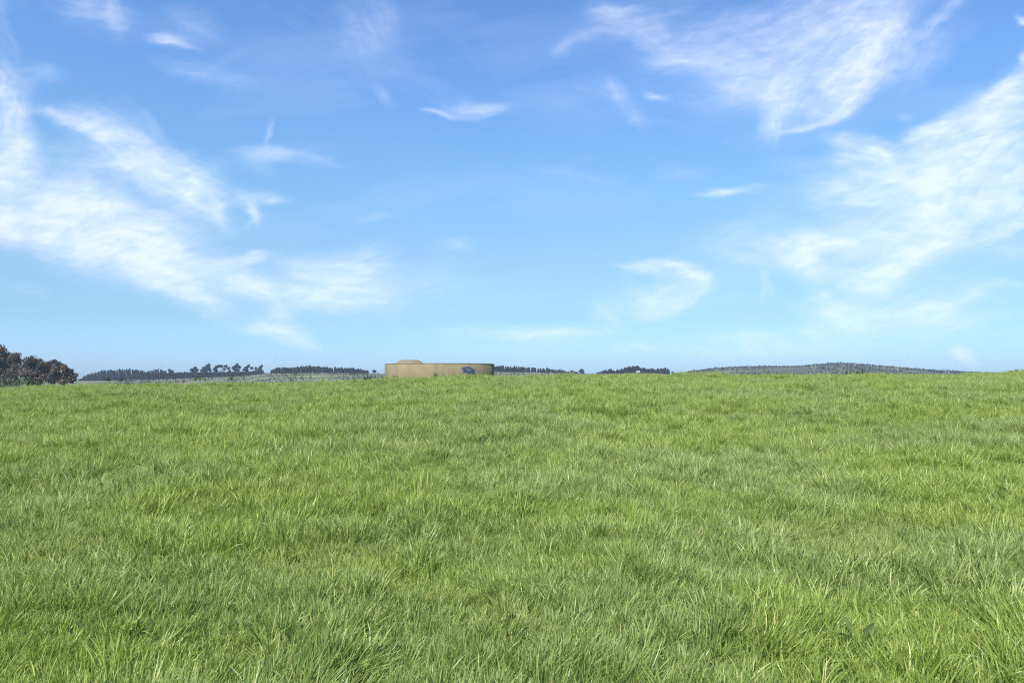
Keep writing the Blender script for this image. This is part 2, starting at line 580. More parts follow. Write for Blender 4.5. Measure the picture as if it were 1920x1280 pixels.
def tree(name, label, cat, group, depth, clumps, stem_px, leaf, dens, leafmat, barkmat, trunk_r, seed, base_drop=0.0, squash=0.9, stems=1, label_lean=0.0):
    """clumps: (px, py, r_px) as seen from the road; the tree gets its depth, a trunk with limbs and a crown"""
    rng = np.random.default_rng(seed)
    mpp = depth / F
    cs = [at(a, b, depth) + np.array([0, rng.normal(0, 0.55) * r * mpp, 0]) for a, b, r in clumps]
    rs = [r * mpp * {'gum_tree': 1.22, 'wind_bent_tree': 1.4}.get(name, 1.0) for _, _, r in clumps]
    bx = at(stem_px, 700, depth)[0]
    bz = float(terrain(bx, depth)) - base_drop
    root = empty(name, (bx, depth, bz))
    tag(root, label, cat, group)
    b = Bag()
    for s in range(stems):
        sx = bx + (s - (stems - 1) / 2) * trunk_r * 5
        top = max(c[2] for c in cs)
        ctr = np.mean(cs, axis=0)
        z0 = bz - 0.3
        mid = np.array([0.5 * sx + 0.5 * ctr[0], depth, bz + 0.55 * (ctr[2] - bz)])
        p = [[sx, depth, z0], [0.75 * sx + 0.25 * mid[0], depth, 0.55 * z0 + 0.45 * mid[2]], mid, [ctr[0] + rng.normal(0, 0.2), depth, ctr[2]]]
        b.add(*tube(p, [trunk_r, trunk_r * 0.8, trunk_r * 0.65, trunk_r * 0.4]))
        for c in cs[s::stems]:
            e = mid + (np.asarray(c) - mid) * 0.5 + np.array([0, 0, 0.08 * (c[2] - bz)])
            b.add(*tube([mid, e, c], [trunk_r * 0.5, trunk_r * 0.33, trunk_r * 0.12], 5))
    b.obj('trunk', barkmat, root, root.location)
    npc = [max(10, int(dens * (r / leaf) ** 2)) for r in rs]
    v, q, t = leaf_quads(cs, rs, npc, leaf, rng, squash)
    g = Bag(); g.add(v, q, t)
    g.obj('crown', leafmat, root, root.location)
    return root


G_GUM = 'gum trees at the left edge of the field'
gums = [
    ('tallest rust brown gum tree cut off by the left edge of the photo', 262, -10,
     [(2, 672, 13), (16, 680, 11), (2, 698, 15), (-18, 662, 20), (4, 657, 9), (9, 668, 10), (-8, 682, 20), (8, 690, 15), (-14, 704, 20), (10, 706, 13), (-36, 680, 22), (0, 718, 16)]),
    ('slender brown gum tree beside the tallest one, pale stems showing under its crown', 255, 26,
     [(27, 676, 9), (38, 690, 10), (26, 706, 11), (24, 669, 8), (33, 667, 6), (35, 674, 4), (19, 679, 10), (28, 684, 9), (22, 697, 10), (32, 702, 7), (16, 709, 10), (30, 714, 8)]),
    ('broad rounded brown gum tree in the middle of the left clump', 248, 64,
     [(75, 695, 12), (57, 693, 11), (80, 700, 11), (62, 709, 12), (60, 677, 10), (71, 680, 9), (80, 685, 9), (49, 687, 11), (45, 676, 3), (65, 691, 13), (86, 692, 9), (52, 702, 13), (72, 704, 13), (86, 708, 9), (90, 682, 5), (60, 715, 14)]),
    ('brown gum tree with sky gaps, its crown sloping down at the right end', 243, 112,
     [(106, 686, 7), (108, 695, 8), (122, 704, 8), (128, 699, 6), (105, 706, 8), (134, 710, 6), (96, 680, 5), (103, 678, 5), (112, 682, 5), (97, 690, 6), (116, 686, 6), (124, 690, 7), (132, 697, 7), (138, 704, 6), (141, 711, 4),
      (119, 697, 8), (101, 701, 8), (126, 706, 7), (113, 709, 8), (98, 712, 9), (121, 715, 7), (135, 715, 4)]),
]
for k, (lab, dep, st, cl) in enumerate(gums):
    tree('gum_tree', lab, 'tree', G_GUM, dep, cl, st, 0.36, 17.0, M_GUM, M_BARK, 0.30, 100 + k, stems=3)

G_BUSH = 'grey green bushes below the gum trees'
for k, (lab, dep, px, cl) in enumerate([
    ('grey green bush at the left photo edge below the tallest gum tree', 120, 8, [(2, 715, 8), (12, 714, 8), (6, 722, 9)]),
    ('widest grey green bush between grass and gum trees, second from the left edge', 118, 32, [(24, 713, 8), (35, 711, 8), (42, 716, 7), (30, 722, 10)]),
    ('low grey green bush at the right end of the bushes below the gum trees', 122, 60, [(54, 716, 6), (63, 715, 6), (70, 719, 5), (60, 724, 8)]),
]):
    tree('bush', lab, 'bush', G_BUSH, dep, cl, px, 0.17, 7.0, M_BUSH, M_DARKBARK, 0.06, 140 + k)

# wind-bent trees standing above the low hedge
G_WIND = 'wind bent trees above the hedge on the left hill'
wind = [
    ('smallest wind bent tree at the left end of the row above the hedge', 365, [(361, 693, 3), (366, 690.5, 3), (370, 693.5, 2.6), (364, 697, 4)]),
    ('wedge shaped dark tree leaning right, second in the row above the hedge', 388, [(377, 694, 2.5), (382, 690.5, 3.2), (388, 686.5, 3.6), (392, 684, 2.8), (391, 690, 4), (385, 695, 4), (394, 694, 2.5)]),
    ('widest tree in the row above the hedge, with a flat top and gaps underneath', 412, [(402, 692, 2.8), (406, 688, 2.8), (411, 686, 2.8), (417, 686.5, 2.6), (423, 686.5, 2.8), (428, 690, 2.4), (405, 695, 3), (420, 692, 2.4), (430, 694, 2)]),
    ('upright pointed tree standing alone above the hedge, fourth in its row', 442, [(437, 689, 2.6), (442, 687, 3.6), (445, 682.5, 2), (447, 688, 3), (441, 692, 3.4), (446, 694, 2.6)]),
    ('spreading tree with one thin peak near the right end of the hedge', 465, [(456, 693, 2.4), (461, 690, 2.8), (466, 687, 2.6), (467, 684.5, 1.4), (472, 690, 2.6), (463, 694, 3)]),
    ('narrow two topped tree at the right end of the hedge', 487, [(479, 690, 2.2), (488, 689, 2.8), (491, 686, 2), (486, 693, 3), (490, 696, 3), (480, 695, 2)]),
    ('small round tree at the gap left of the hedge on the far hill', 319, [(318, 694, 2.4), (322, 696, 2.4), (319, 698, 3)]),
]
for k, (lab, px, cl) in enumerate(wind):
    tree('wind_bent_tree', lab, 'tree', G_WIND, 885, cl, px, 0.6, 20.0, M_PINE, M_DARKBARK, 0.28, 160 + k)

for k, (nm, lab, dep, px, cl, mat) in enumerate([
    ('round_tree', 'small round dark tree on its own just left of the concrete tank', 620, 702, [(700, 696, 2.6), (704, 696.5, 2.4), (702, 694.5, 2.2)], M_PINE),
    ('round_tree', 'dome shaped dark tree at the right end of the wood beside the tank', 870, 1091, [(1088, 695.5, 3.4), (1093, 695.5, 3.4), (1091, 693.5, 3), (1091, 699, 5)], M_PINE),
    ('round_tree', 'tiny dark tree between the middle wood and the pale hill', 880, 1261, [(1260, 697.5, 2), (1262, 699, 2.4)], M_PINE),
]):
    tree(nm, lab, 'tree', 'lone dark trees on the far ridge', dep, cl, px, 0.6, 18.0, mat, M_DARKBARK, 0.2, 190 + k)

for k, (lab, dep, px, cl, mat) in enumerate([
    ('dark green shrub behind the grass, left one of the pair below the far left wood', 150, 203, [(201, 710, 4), (206, 711.5, 4), (203, 707.5, 2)], M_WEED),
    ('dark upright shrub behind the grass, right one of the pair below the far left wood', 150, 227, [(226, 711.5, 2.6), (229, 713, 3), (227, 708.5, 1.6)], M_WEED),
    ('bright green shrub showing over the grass below the wind bent trees', 110, 374, [(368, 710, 4.5), (376, 708, 5), (384, 711, 4)], M_GREENBUSH),
    ('small dark green shrub on the pale slope below the wind bent trees', 260, 434, [(431, 709, 3.2), (436, 708, 3.4), (434, 705.5, 2.2)], M_WEED),
    ('low dark shrub under the pale patch of the hill, left of the roundest shrub', 170, 1592, [(1589, 699.5, 2.6), (1594, 698.5, 3), (1598, 701, 2)], M_WEED),
    ('roundest dark shrub at the grass edge under the pale patch of the right hill', 170, 1610, [(1607, 698, 3), (1611, 697.5, 3), (1609, 700.5, 3)], M_WEED),
    ('tall narrow dark shrub at the grass edge, right of the roundest one', 170, 1618, [(1617, 697, 2), (1619, 699.5, 2.4), (1618, 694.5, 1.4)], M_WEED),
    ('small dark shrub at the grass edge below the left end of the right hill', 170, 1337, [(1335, 702, 2), (1338, 702.5, 2)], M_WEED),
    ('small dark shrub at the grass edge below the middle of the right hill', 170, 1392, [(1391, 701.5, 2.2), (1394, 702.5, 2)], M_WEED),
]):
    tree('shrub', lab, 'shrub', 'shrubs showing over the field edge', dep, cl, px, 0.0016 * dep, 6.0, mat, M_DARKBARK, 0.05, 210 + k)


# ------------------------------------------------------------------ far woods (each one dense mass)
def wood(name, label, profile, basey, depth, seed, step=2.9, pointy=0.75, jit=1.5, thick=14):
    rng = np.random.default_rng(seed)
    mpp = depth / F
    xs = [p[0] for p in profile]; ys = [p[1] for p in profile]
    g = Bag()
    x = xs[0]
    V, Q, Tn, n0 = [], [], [], 0
    while x <= xs[-1]:
        for row in range(3):
            xx = x + rng.normal(0, 0.7)
            top = np.interp(xx, xs, ys) + abs(rng.normal(0, jit)) + row * 1.0 - (1.2 if rng.random() < 0.15 else 0) + (float(vnoise(xx / 6.5, seed * 1.7, 6)) - 0.5) * 3.0 * min(1, jit)
            d = depth + row * thick / 3 + rng.normal(0, 1)
            p = at(xx, top, d); bz = float(terrain(p[0], d)) - 0.3
            bz2 = at(xx, np.interp(xx, [xs[0], xs[-1]], basey), d)[2]
            bz = max(bz, bz2) if row == 0 else bz
            h = max(p[2] - bz, 1.5)
            n = 70
            t = rng.random(n) ** 0.9
            w = (1.45 * mpp) * (1 - pointy * t ** 1.8) * (0.75 + 0.5 * rng.random(n)) * (1 - 0.9 * sm(0.9, 1, t))
            an = rng.random(n) * 2 * np.pi
            C = np.stack([p[0] + np.cos(an) * w, d + np.sin(an) * w, bz + t * h], -1)
            u = rng.normal(size=(n, 3)); u /= np.linalg.norm(u, axis=1)[:, None]
            v2 = np.cross(u, rng.normal(size=(n, 3))); v2 /= np.linalg.norm(v2, axis=1)[:, None]
            s = (1.25 * mpp * (0.6 + 0.7 * rng.random(n)))[:, None]
            V.append(np.stack([C - u * s, C + v2 * s * 0.8, C + u * s, C - v2 * s * 0.8], 1).reshape(-1, 3))
            tone = np.clip(rng.random() * 0.6 + rng.random(n) * 0.4, 0, 1)
            Tn.append(np.repeat(tone, 4))
            g.add(*tube([[p[0], d, bz - 0.5], [p[0], d, bz + 0.8 * h]], [0.18 * mpp, 0.08 * mpp], 4))
        x += step * (0.6 + 0.9 * rng.random())
    vv = np.concatenate(V)
    g.add(vv, np.arange(len(vv)).reshape(-1, 4), np.concatenate(Tn))
    o = g.obj(name, M_PINE)
    tag(o, label, 'wood', kind='stuff')
    return o


wood('pine_wood', 'dark pine wood along the ridge behind the gum trees',
     [(152, 709), (158, 704), (173, 698), (190, 694), (205, 692.5), (242, 691.5), (262, 693), (274, 696), (284, 693), (297, 690.5), (308, 692.5), (312, 695.5)], (716, 713), 890, 301)
wood('hedge', 'low dark hedge running along the left hill under the wind bent trees',
     [(150, 711), (170, 706), (240, 704.5), (310, 699), (330, 698.5), (365, 697.5), (420, 697), (486, 696), (492, 698), (494, 702)], (716, 703), 878, 302, 2.2, 0.2, 0.3, 8)
wood('pine_wood', 'straight dark belt of pines on the ridge left of the tank',
     [(509.5, 692), (511, 690.5), (540, 688), (572, 686.5), (605, 687), (640, 689), (665, 690.5), (690, 692.5), (690.5, 694)], (701, 701), 890, 303, 2.4, 0.35, 0.9)
wood('pine_wood', 'dark wood sloping down to the right from behind the tank',
     [(900, 685), (930, 685.5), (985, 687), (1015, 690), (1060, 693.5), (1082, 696.5)], (701, 703), 890, 304)
wood('pine_wood', 'dark conifer wood with pointed tops in the middle of the far ridge',
     [(1120, 698), (1137, 693), (1146, 691), (1152, 694.5), (1167, 690), (1177, 686.5), (1188, 686), (1196, 685), (1201, 688.5), (1225, 691), (1238, 690), (1250, 689), (1253, 691), (1255, 695)], (703, 703), 890, 305, 2.4, 0.75, 1.2)
wood('tree_line', 'thin dark tree line following the crest of the right hill',
     [(1279, 700.5), (1290, 697.0), (1310, 695.0), (1326, 692.0), (1345, 691.0), (1400, 688.5), (1500, 688.5), (1530, 684.8), (1545, 683.3), (1575, 683.0), (1600, 684.5), (1650, 688.0), (1690, 691.7),
      (1720, 694.1), (1760, 696.8), (1800, 698.8), (1840, 700.8), (1880, 702.0)], (704, 706), 1285, 306, 2.2, 0.2, 0.4, 12)


def plantation(name, label, x0, x1, d0, d1, count, seed, hmin, hmax, pale, palemat):
    """young trees on a slope: leafy bodies, some with pale bare stems"""
    rng = np.random.default_rng(seed)
    g, st = Bag(), Bag()
    V, Tn = [], []
    for i in range(count):
        d = d0 + (d1 - d0) * rng.random() ** 0.8
        d = round(d / 14) * 14 + rng.normal(0, 1.2)
        px = x0 + (x1 - x0) * rng.random()
        x = (px - 960) / F * d
        if d > ridge_r(np.array(px)) - 12: continue
        if vnoise(px / 55.0, d / 75.0, seed) < 0.30 + 0.25 * rng.random(): continue
        z = float(terrain(x, d))
        h = hmin + (hmax - hmin) * rng.random()
        n = 12
        t = rng.random(n); an = rng.random(n) * 2 * np.pi; w = h * 0.28 * (1 - 0.6 * t)
        C = np.stack([x + np.cos(an) * w, d + np.sin(an) * w, z + (0.25 + 0.75 * t) * h], -1)
        u = rng.normal(size=(n, 3)); u /= np.linalg.norm(u, axis=1)[:, None]
        v2 = np.cross(u, rng.normal(size=(n, 3))); v2 /= np.linalg.norm(v2, axis=1)[:, None]
        s = h * 0.17 * (0.7 + 0.6 * rng.random(n))[:, None]
        V.append(np.stack([C - u * s, C + v2 * s, C + u * s, C - v2 * s], 1).reshape(-1, 3))
        Tn.append(np.repeat(np.clip(rng.random() * 0.6 + 0.4 * rng.random(n), 0, 1), 4))
        if rng.random() < pale:
            hh = h * (1.0 + 0.5 * rng.random())
            st.add(*tube([[x, d - h * 0.35, z - 0.3], [x + rng.normal(0, 0.1), d - h * 0.35, z + hh]], [0.19 * d / 1000, 0.11 * d / 1000], 4))
    vv = np.concatenate(V)
    g.add(vv, np.arange(len(vv)).reshape(-1, 4), np.concatenate(Tn))
    o = g.obj(name, M_PLANT)
    tag(o, label, 'young trees', kind='stuff')
    if st.n:
        s = st.obj('stem', palemat, o)
        s['kind'] = 'stuff'
    return o


plantation('young_plantation', 'grey green young trees in rows on the pale slope of the left hill', 215, 760, 420, 790, 1500, 401, 1.0, 2.1, 0.08, M_PALEBARK)
plantation('young_plantation', 'grey green young trees covering the right hill', 1290, 1800, 520, 1285, 2500, 402, 1.6, 3.4, 0.015, M_PALEBARK)
plantation('young_plantation', 'pale stemmed young trees in the light patch below the top of the right hill', 1520, 1705, 650, 1130, 300, 404, 2.0, 3.4, 0.4, M_PALEBARK)
plantation('young_plantation', 'pale flecked scrub in front of the dark wood right of the tank', 900, 1085, 560, 830, 200, 403, 1.2, 2.6, 0.12, M_PALEBARK)


# ------------------------------------------------------------------ little shed in front of the middle wood
def build_shed():
    d = 800.0
    p = at(1195.5, 698, d)
    root = empty('farm_shed', (p[0], d, float(terrain(p[0], d))))
    tag(root, 'small shed with a pale roof in front of the middle conifer wood', 'shed')
    zt = at(1195, 697.2, d)[2] - root.location.z
    zr = at(1195, 694.6, d)[2] - root.location.z
    w, l = 1.7, 2.6
    T = NT('shed_wall'); mw = T.finish(principled(T, T.mix(T.noise(3.0, 4), (0.10, 0.11, 0.12), (0.17, 0.18, 0.18)), 0.8))
    T = NT('shed_roof'); mr = T.finish(principled(T, T.mix(T.noise(1.0, 4), (0.24, 0.26, 0.27), (0.32, 0.33, 0.34)), 0.5))
    v = [(-w, -l, -0.5), (w, -l, -0.5), (w, l, -0.5), (-w, l, -0.5), (-w, -l, zt - .3), (w, -l, zt), (w, l, zt), (-w, l, zt - .3)]
    q = [(0, 1, 5, 4), (1, 2, 6, 5), (2, 3, 7, 6), (3, 0, 4, 7)]
    link('wall', mesh_quads('wall', v, q), mw, root)
    o = 0.35
    v = []
    for dz in (0.0, 0.15):
        v += [(-w - o, -l - o, zt - .38 + dz), (w + o, -l - o, zt + .02 + dz), (w + o, 0, zr + dz), (-w - o, 0, zr - .8 + dz), (w + o, l + o, zt + .02 + dz), (-w - o, l + o, zt - .38 + dz)]
    q = [(6, 7, 8, 9), (9, 8, 10, 11), (0, 3, 2, 1), (3, 5, 4, 2), (0, 1, 7, 6), (1, 2, 8, 7), (2, 4, 10, 8), (4, 5, 11, 10), (5, 3, 9, 11), (3, 0, 6, 9)]
    link('roof', mesh_quads('roof', v, q), mr, root)


build_shed()


# ------------------------------------------------------------------ concrete water tank
def concrete(name, a, b, stain, top_dark=False):
    T = NT(name)
    oc = T.coords('Object')
    n1 = T.noise(0.9, 6, oc, 0.6); n2 = T.noise(14.0, 5, oc)
    vs = T.coords('Object', (2.2, 2.2, 0.22))
    st = T.ramp(T.noise(1.6, 5, vs, 0.65), [(0.50, 0), (0.72, 1)])
    c = T.mix(T.ramp(n1, [(0.3, 0), (0.7, 1)]), a, b)
    c = T.mix(T.math('MULTIPLY', st, 0.4), c, stain)
    c = T.mix(T.math('MULTIPLY', n2, 0.35), c, (0.125, 0.105, 0.075))
    rough = T.ramp(n2, [(0.2, 0.75), (0.8, 0.95)])
    p = T.n('ShaderNodeBsdfPrincipled', ins={'Specular IOR Level': 0.2})
    T.t.links.new(c, p.inputs['Base Color']); T.t.links.new(rough, p.inputs['Roughness'])
    T.t.links.new(T.bump(n2, 0.5, 0.02), p.inputs['Normal'])
    return T.finish(p.outputs[0])


def lathe(prof, seg=96, wob=None):
    prof = np.asarray(prof, float)
    an = np.linspace(0, 2 * np.pi, seg, endpoint=False)
    r = prof[:, 0][:, None] * np.ones(seg)[None]
    z = prof[:, 1][:, None] * np.ones(seg)[None]
    if wob is not None:
        r = r * (1 + wob * (fbm(np.cos(an) * 2 + 7, np.sin(an) * 2 + 3, 5, 3)[None] - 0.5) * (prof[:, 0] > 0.01)[:, None])
        z = z + wob * 0.3 * (fbm(np.cos(an) * 3 + 2, np.sin(an) * 3 + 9, 8, 2)[None] - 0.5)
    v = np.stack([r * np.cos(an), r * np.sin(an), z], -1).reshape(-1, 3)
    n = len(prof)
    i = np.arange(n - 1)[:, None] * seg
    j = np.arange(seg)[None]; j2 = (j + 1) % seg
    q = np.stack([i + j, i + j2, i + seg + j2, i + seg + j], -1).reshape(-1, 4)
    return v, q


def build_tank():
    base = float(terrain(TX, TY)) - 0.9
    top = at(825, 682.2, TY)[2] - base
    root = empty('water_tank', (TX, TY, base))
    tag(root, 'round beige concrete water tank with blue painted mark and low roof dome', 'water tank')
    mw = concrete('tank_wall_concrete', (0.173, 0.140, 0.080), (0.229, 0.188, 0.111), (0.084, 0.067, 0.038))
    mr = concrete('tank_roof_concrete', (0.16, 0.135, 0.10), (0.22, 0.185, 0.135), (0.10, 0.085, 0.065))
    md = concrete('tank_dome_concrete', (0.161, 0.116, 0.075), (0.191, 0.161, 0.124), (0.098, 0.064, 0.038))
    v, q = lathe([(TR, 0.0), (TR, top * 0.5), (TR, top - 0.075), (TR - 0.02, top - 0.062), (TR - 0.2, top - 0.062)], 128)
    link('wall', mesh_quads('wall', v, q, True), mw, root)
    v, q = lathe([(TR - 0.15, top - 0.06), (TR + 0.008, top - 0.06), (TR + 0.012, top - 0.05), (TR + 0.012, top - 0.012), (TR + 0.002, top),
                  (TR - 0.5, top + 0.01), (0.0, top + 0.05)], 128, 0.006)
    link('roof_slab', mesh_quads('roof_slab', v, q, False), mr, root)
    # low dome with a flattened top
    hx, hy = at(769.5, 680, TY)[0] - TX, -0.4
    R, H = 1.15, 0.295
    v, q = lathe([(R, 0.0), (R * 0.955, 0.05), (R * 0.87, 0.13), (R * 0.77, 0.21), (R * 0.66, 0.265), (R * 0.54, H), (R * 0.3, H + 0.015), (0, H + 0.02)], 48, 0.07)
    d = link('dome', mesh_quads('dome', v, q, True), md, root, (hx, hy, top + 0.02))
    # blue painted mark on the wall: a rounded bushy patch in two blues
    T = NT('blue_paint')
    n = T.noise(6.0, 5, T.coords('Object'), 0.65)
    c = T.mix(T.ramp(n, [(0.40, 0), (0.56, 1)]), (0.022, 0.040, 0.105), (0.065, 0.105, 0.19))
    mb = T.finish(principled(T, c, 0.7, 0.3))
    rng = np.random.default_rng(9)
    b = Bag()
    mpp = (TY - TR) / F
    k = 0

    def blob(px, py, rx, ry):
        nonlocal k
        k += 1
        m = 22
        an = np.linspace(0, 2 * np.pi, m, endpoint=False)
        rad = 1 + 0.28 * (vnoise(np.cos(an) * 1.8 + px, np.sin(an) * 1.8 + py, 3) - 0.5) + 0.10 * rng.normal(size=m)
        vv = []
        for ring in (1.0, 0.6, 0.2):
            for a_, r_ in zip(an, rad):
                X = at(px + np.cos(a_) * rx * r_ * ring, 690, TY - TR)[0]
                Z = at(px, py + np.sin(a_) * ry * r_ * ring, TY - TR * 0.97)[2]
                lx = X - TX
                rr = TR + 0.004 + 0.0015 * k
                vv.append((lx, -math.sqrt(rr * rr - lx * lx), Z - base))
        qq = []
        for ring in range(2):
            for i in range(m):
                i2 = (i + 1) % m
                qq.append((ring * m + i, ring * m + i2, (ring + 1) * m + i2, (ring + 1) * m + i))
        o = 2 * m
        for i in range(m // 2 - 1):
            qq.append((o + i, o + i + 1, o + m - 2 - i, o + m - 1 - i))
        b.add(vv, qq)
    for a in ((868.5, 691.5, 3.4, 3.2), (870, 696.0, 3.8, 3.0), (875.5, 688.8, 4.8, 2.0), (881, 690.2, 3.4, 2.2), (885.5, 694.2, 3.6, 3.0), (878.0, 696.6, 4.6, 2.6), (874, 694.0, 2.0, 2.2), (886, 698.5, 3.0, 2.0)):
        blob(*a)
    b.obj('painted_mark', mb, root, (0, 0, 0))
    root_o = root
    return root_o


build_tank()


# ------------------------------------------------------------------ weeds
def weed(label, px, py, depth, h, spread, n, seed, mat=None, leafw=0.028, drop=None):
    """several upright stalks with narrow leaves"""
    rng = np.random.default_rng(seed)
    x = at(px, py, depth)[0]
    z = float(terrain(x, depth)) if drop is None else drop
    root = empty('weed', (x, depth, z))
    tag(root, label, 'weed', 'dark weeds standing out of the grass')
    s, lf = Bag(), Bag()
    for i in range(n):
        a = rng.random() * 2 * np.pi
        bx, by = spread * 0.4 * np.cos(a) * rng.random(), spread * 0.4 * np.sin(a) * rng.random()
        hh = h * (0.6 + 0.4 * rng.random())
        tip = np.array([bx + rng.normal(0, spread * 0.45), by + rng.normal(0, spread * 0.3), hh])
        p0 = np.array([bx, by, -0.1])
        p = [p0, p0 * 0.5 + tip * 0.5 + np.array([0, 0, hh * 0.08]), tip]
        s.add(*tube(p, [0.007, 0.005, 0.002], 5))
        m = 9
        for j in range(m):
            t = 0.15 + 0.8 * j / m
            c = p0 * (1 - t) + tip * t
            d = rng.normal(size=3); d[2] = abs(d[2]) * 0.8; d /= np.linalg.norm(d)
            sd = np.cross(d, rng.normal(size=3)); sd /= np.linalg.norm(sd)
            L = leafw * 5.5 * (0.6 + 0.6 * rng.random()) * (1.1 - 0.6 * t)
            w = leafw * (0.7 + 0.5 * rng.random())
            e = c + d * L + np.array([0, 0, -0.25 * L]); mid = c + d * L * 0.5
            v = [c - sd * 0.002, c + sd * 0.002, mid + sd * w, mid - sd * w, e + sd * 0.002, e - sd * 0.002]
            lf.add(v, [(0, 1, 2, 3), (3, 2, 4, 5)], np.full(6, rng.random()))
    s.obj('stalk', M_WEED, root)
    lf.obj('foliage', M_WEED, root)
    return root


tz = TY - TR
for k, a in enumerate([
    ('dark weed at the foot of the tank wall near its left end', 744, 700, tz + 1.0, 0.75, 0.35, 14),
    ('tall thin weed with few leaves against the middle of the tank wall', 817, 695, tz - 0.35, 0.95, 0.35, 6),
    ('bushy dark weed against the middle of the tank wall', 823, 698, tz - 0.45, 0.72, 0.45, 12),
    ('low dark weed in the grass under the blue painted mark', 868, 701, tz - 0.9, 0.58, 0.5, 9),
    ('dark weed in the grass just left of the tank', 687, 700, 56.0, 0.80, 0.5, 14),
    ('dark weed between the lone round tree and the left end of the tank', 722, 701, 57.0, 0.65, 0.5, 9),
]):
    weed(a[0], *a[1:], 500 + k, leafw=0.055)
weed('small dark upright weed standing alone in the middle of the field', 902, 845, 10.4, 0.30, 0.10, 3, 520, leafw=0.012)


# broad dock leaves standing in the foreground grass at the right
M_DOCK = leaf_mat('dock_leaf', [(0.0, (0.075, 0.125, 0.032)), (1, (0.13, 0.20, 0.06))], 0.45, 0.3)


def dock():
    rng = np.random.default_rng(77)
    d = 3.95
    x = at(1612, 1200, d)[0]
    root = empty('dock_plant', (x, d, float(terrain(x, d))))
    tag(root, 'broad leaved dock plant among the foreground grass at lower right', 'weed')
    for (lx, ly, lz, w) in ((0.04, -0.03, 0.21, 0.013), (-0.05, 0.03, 0.22, 0.011), (0.09, 0.05, 0.15, 0.014), (-0.09, -0.02, 0.15, 0.011)):
        vs, n = [], 9
        sd = np.cross([lx, ly, lz], [0.2, 1, 0]); sd = sd / np.linalg.norm(sd)
        for i in range(n):
            t = i / (n - 1)
            p = np.array([lx, ly, lz]) * t + np.array([lx, ly, 0]) * 0.5 * t * t + np.array([0, 0, -0.05 * t ** 3])
            ww = w * np.interp(t, [0, .3, .6, .85, 1], [.12, .35, 1, .8, .05]) * (1 + 0.12 * math.sin(i * 2.1))
            vs += [p - sd * ww, p + np.array([0, 0.25 * ww, -0.2 * ww]), p + sd * ww]
        q = []
        for i in range(n - 1):
            a = i * 3
            q += [(a, a + 1, a + 4, a + 3), (a + 1, a + 2, a + 5, a + 4)]
        me = mesh_quads('leaf', vs, q, True)
        fattr(me, 'tone', np.full(len(vs), 0.3 + 0.5 * rng.random()))
        link('leaf', me, M_DOCK, root)


dock()

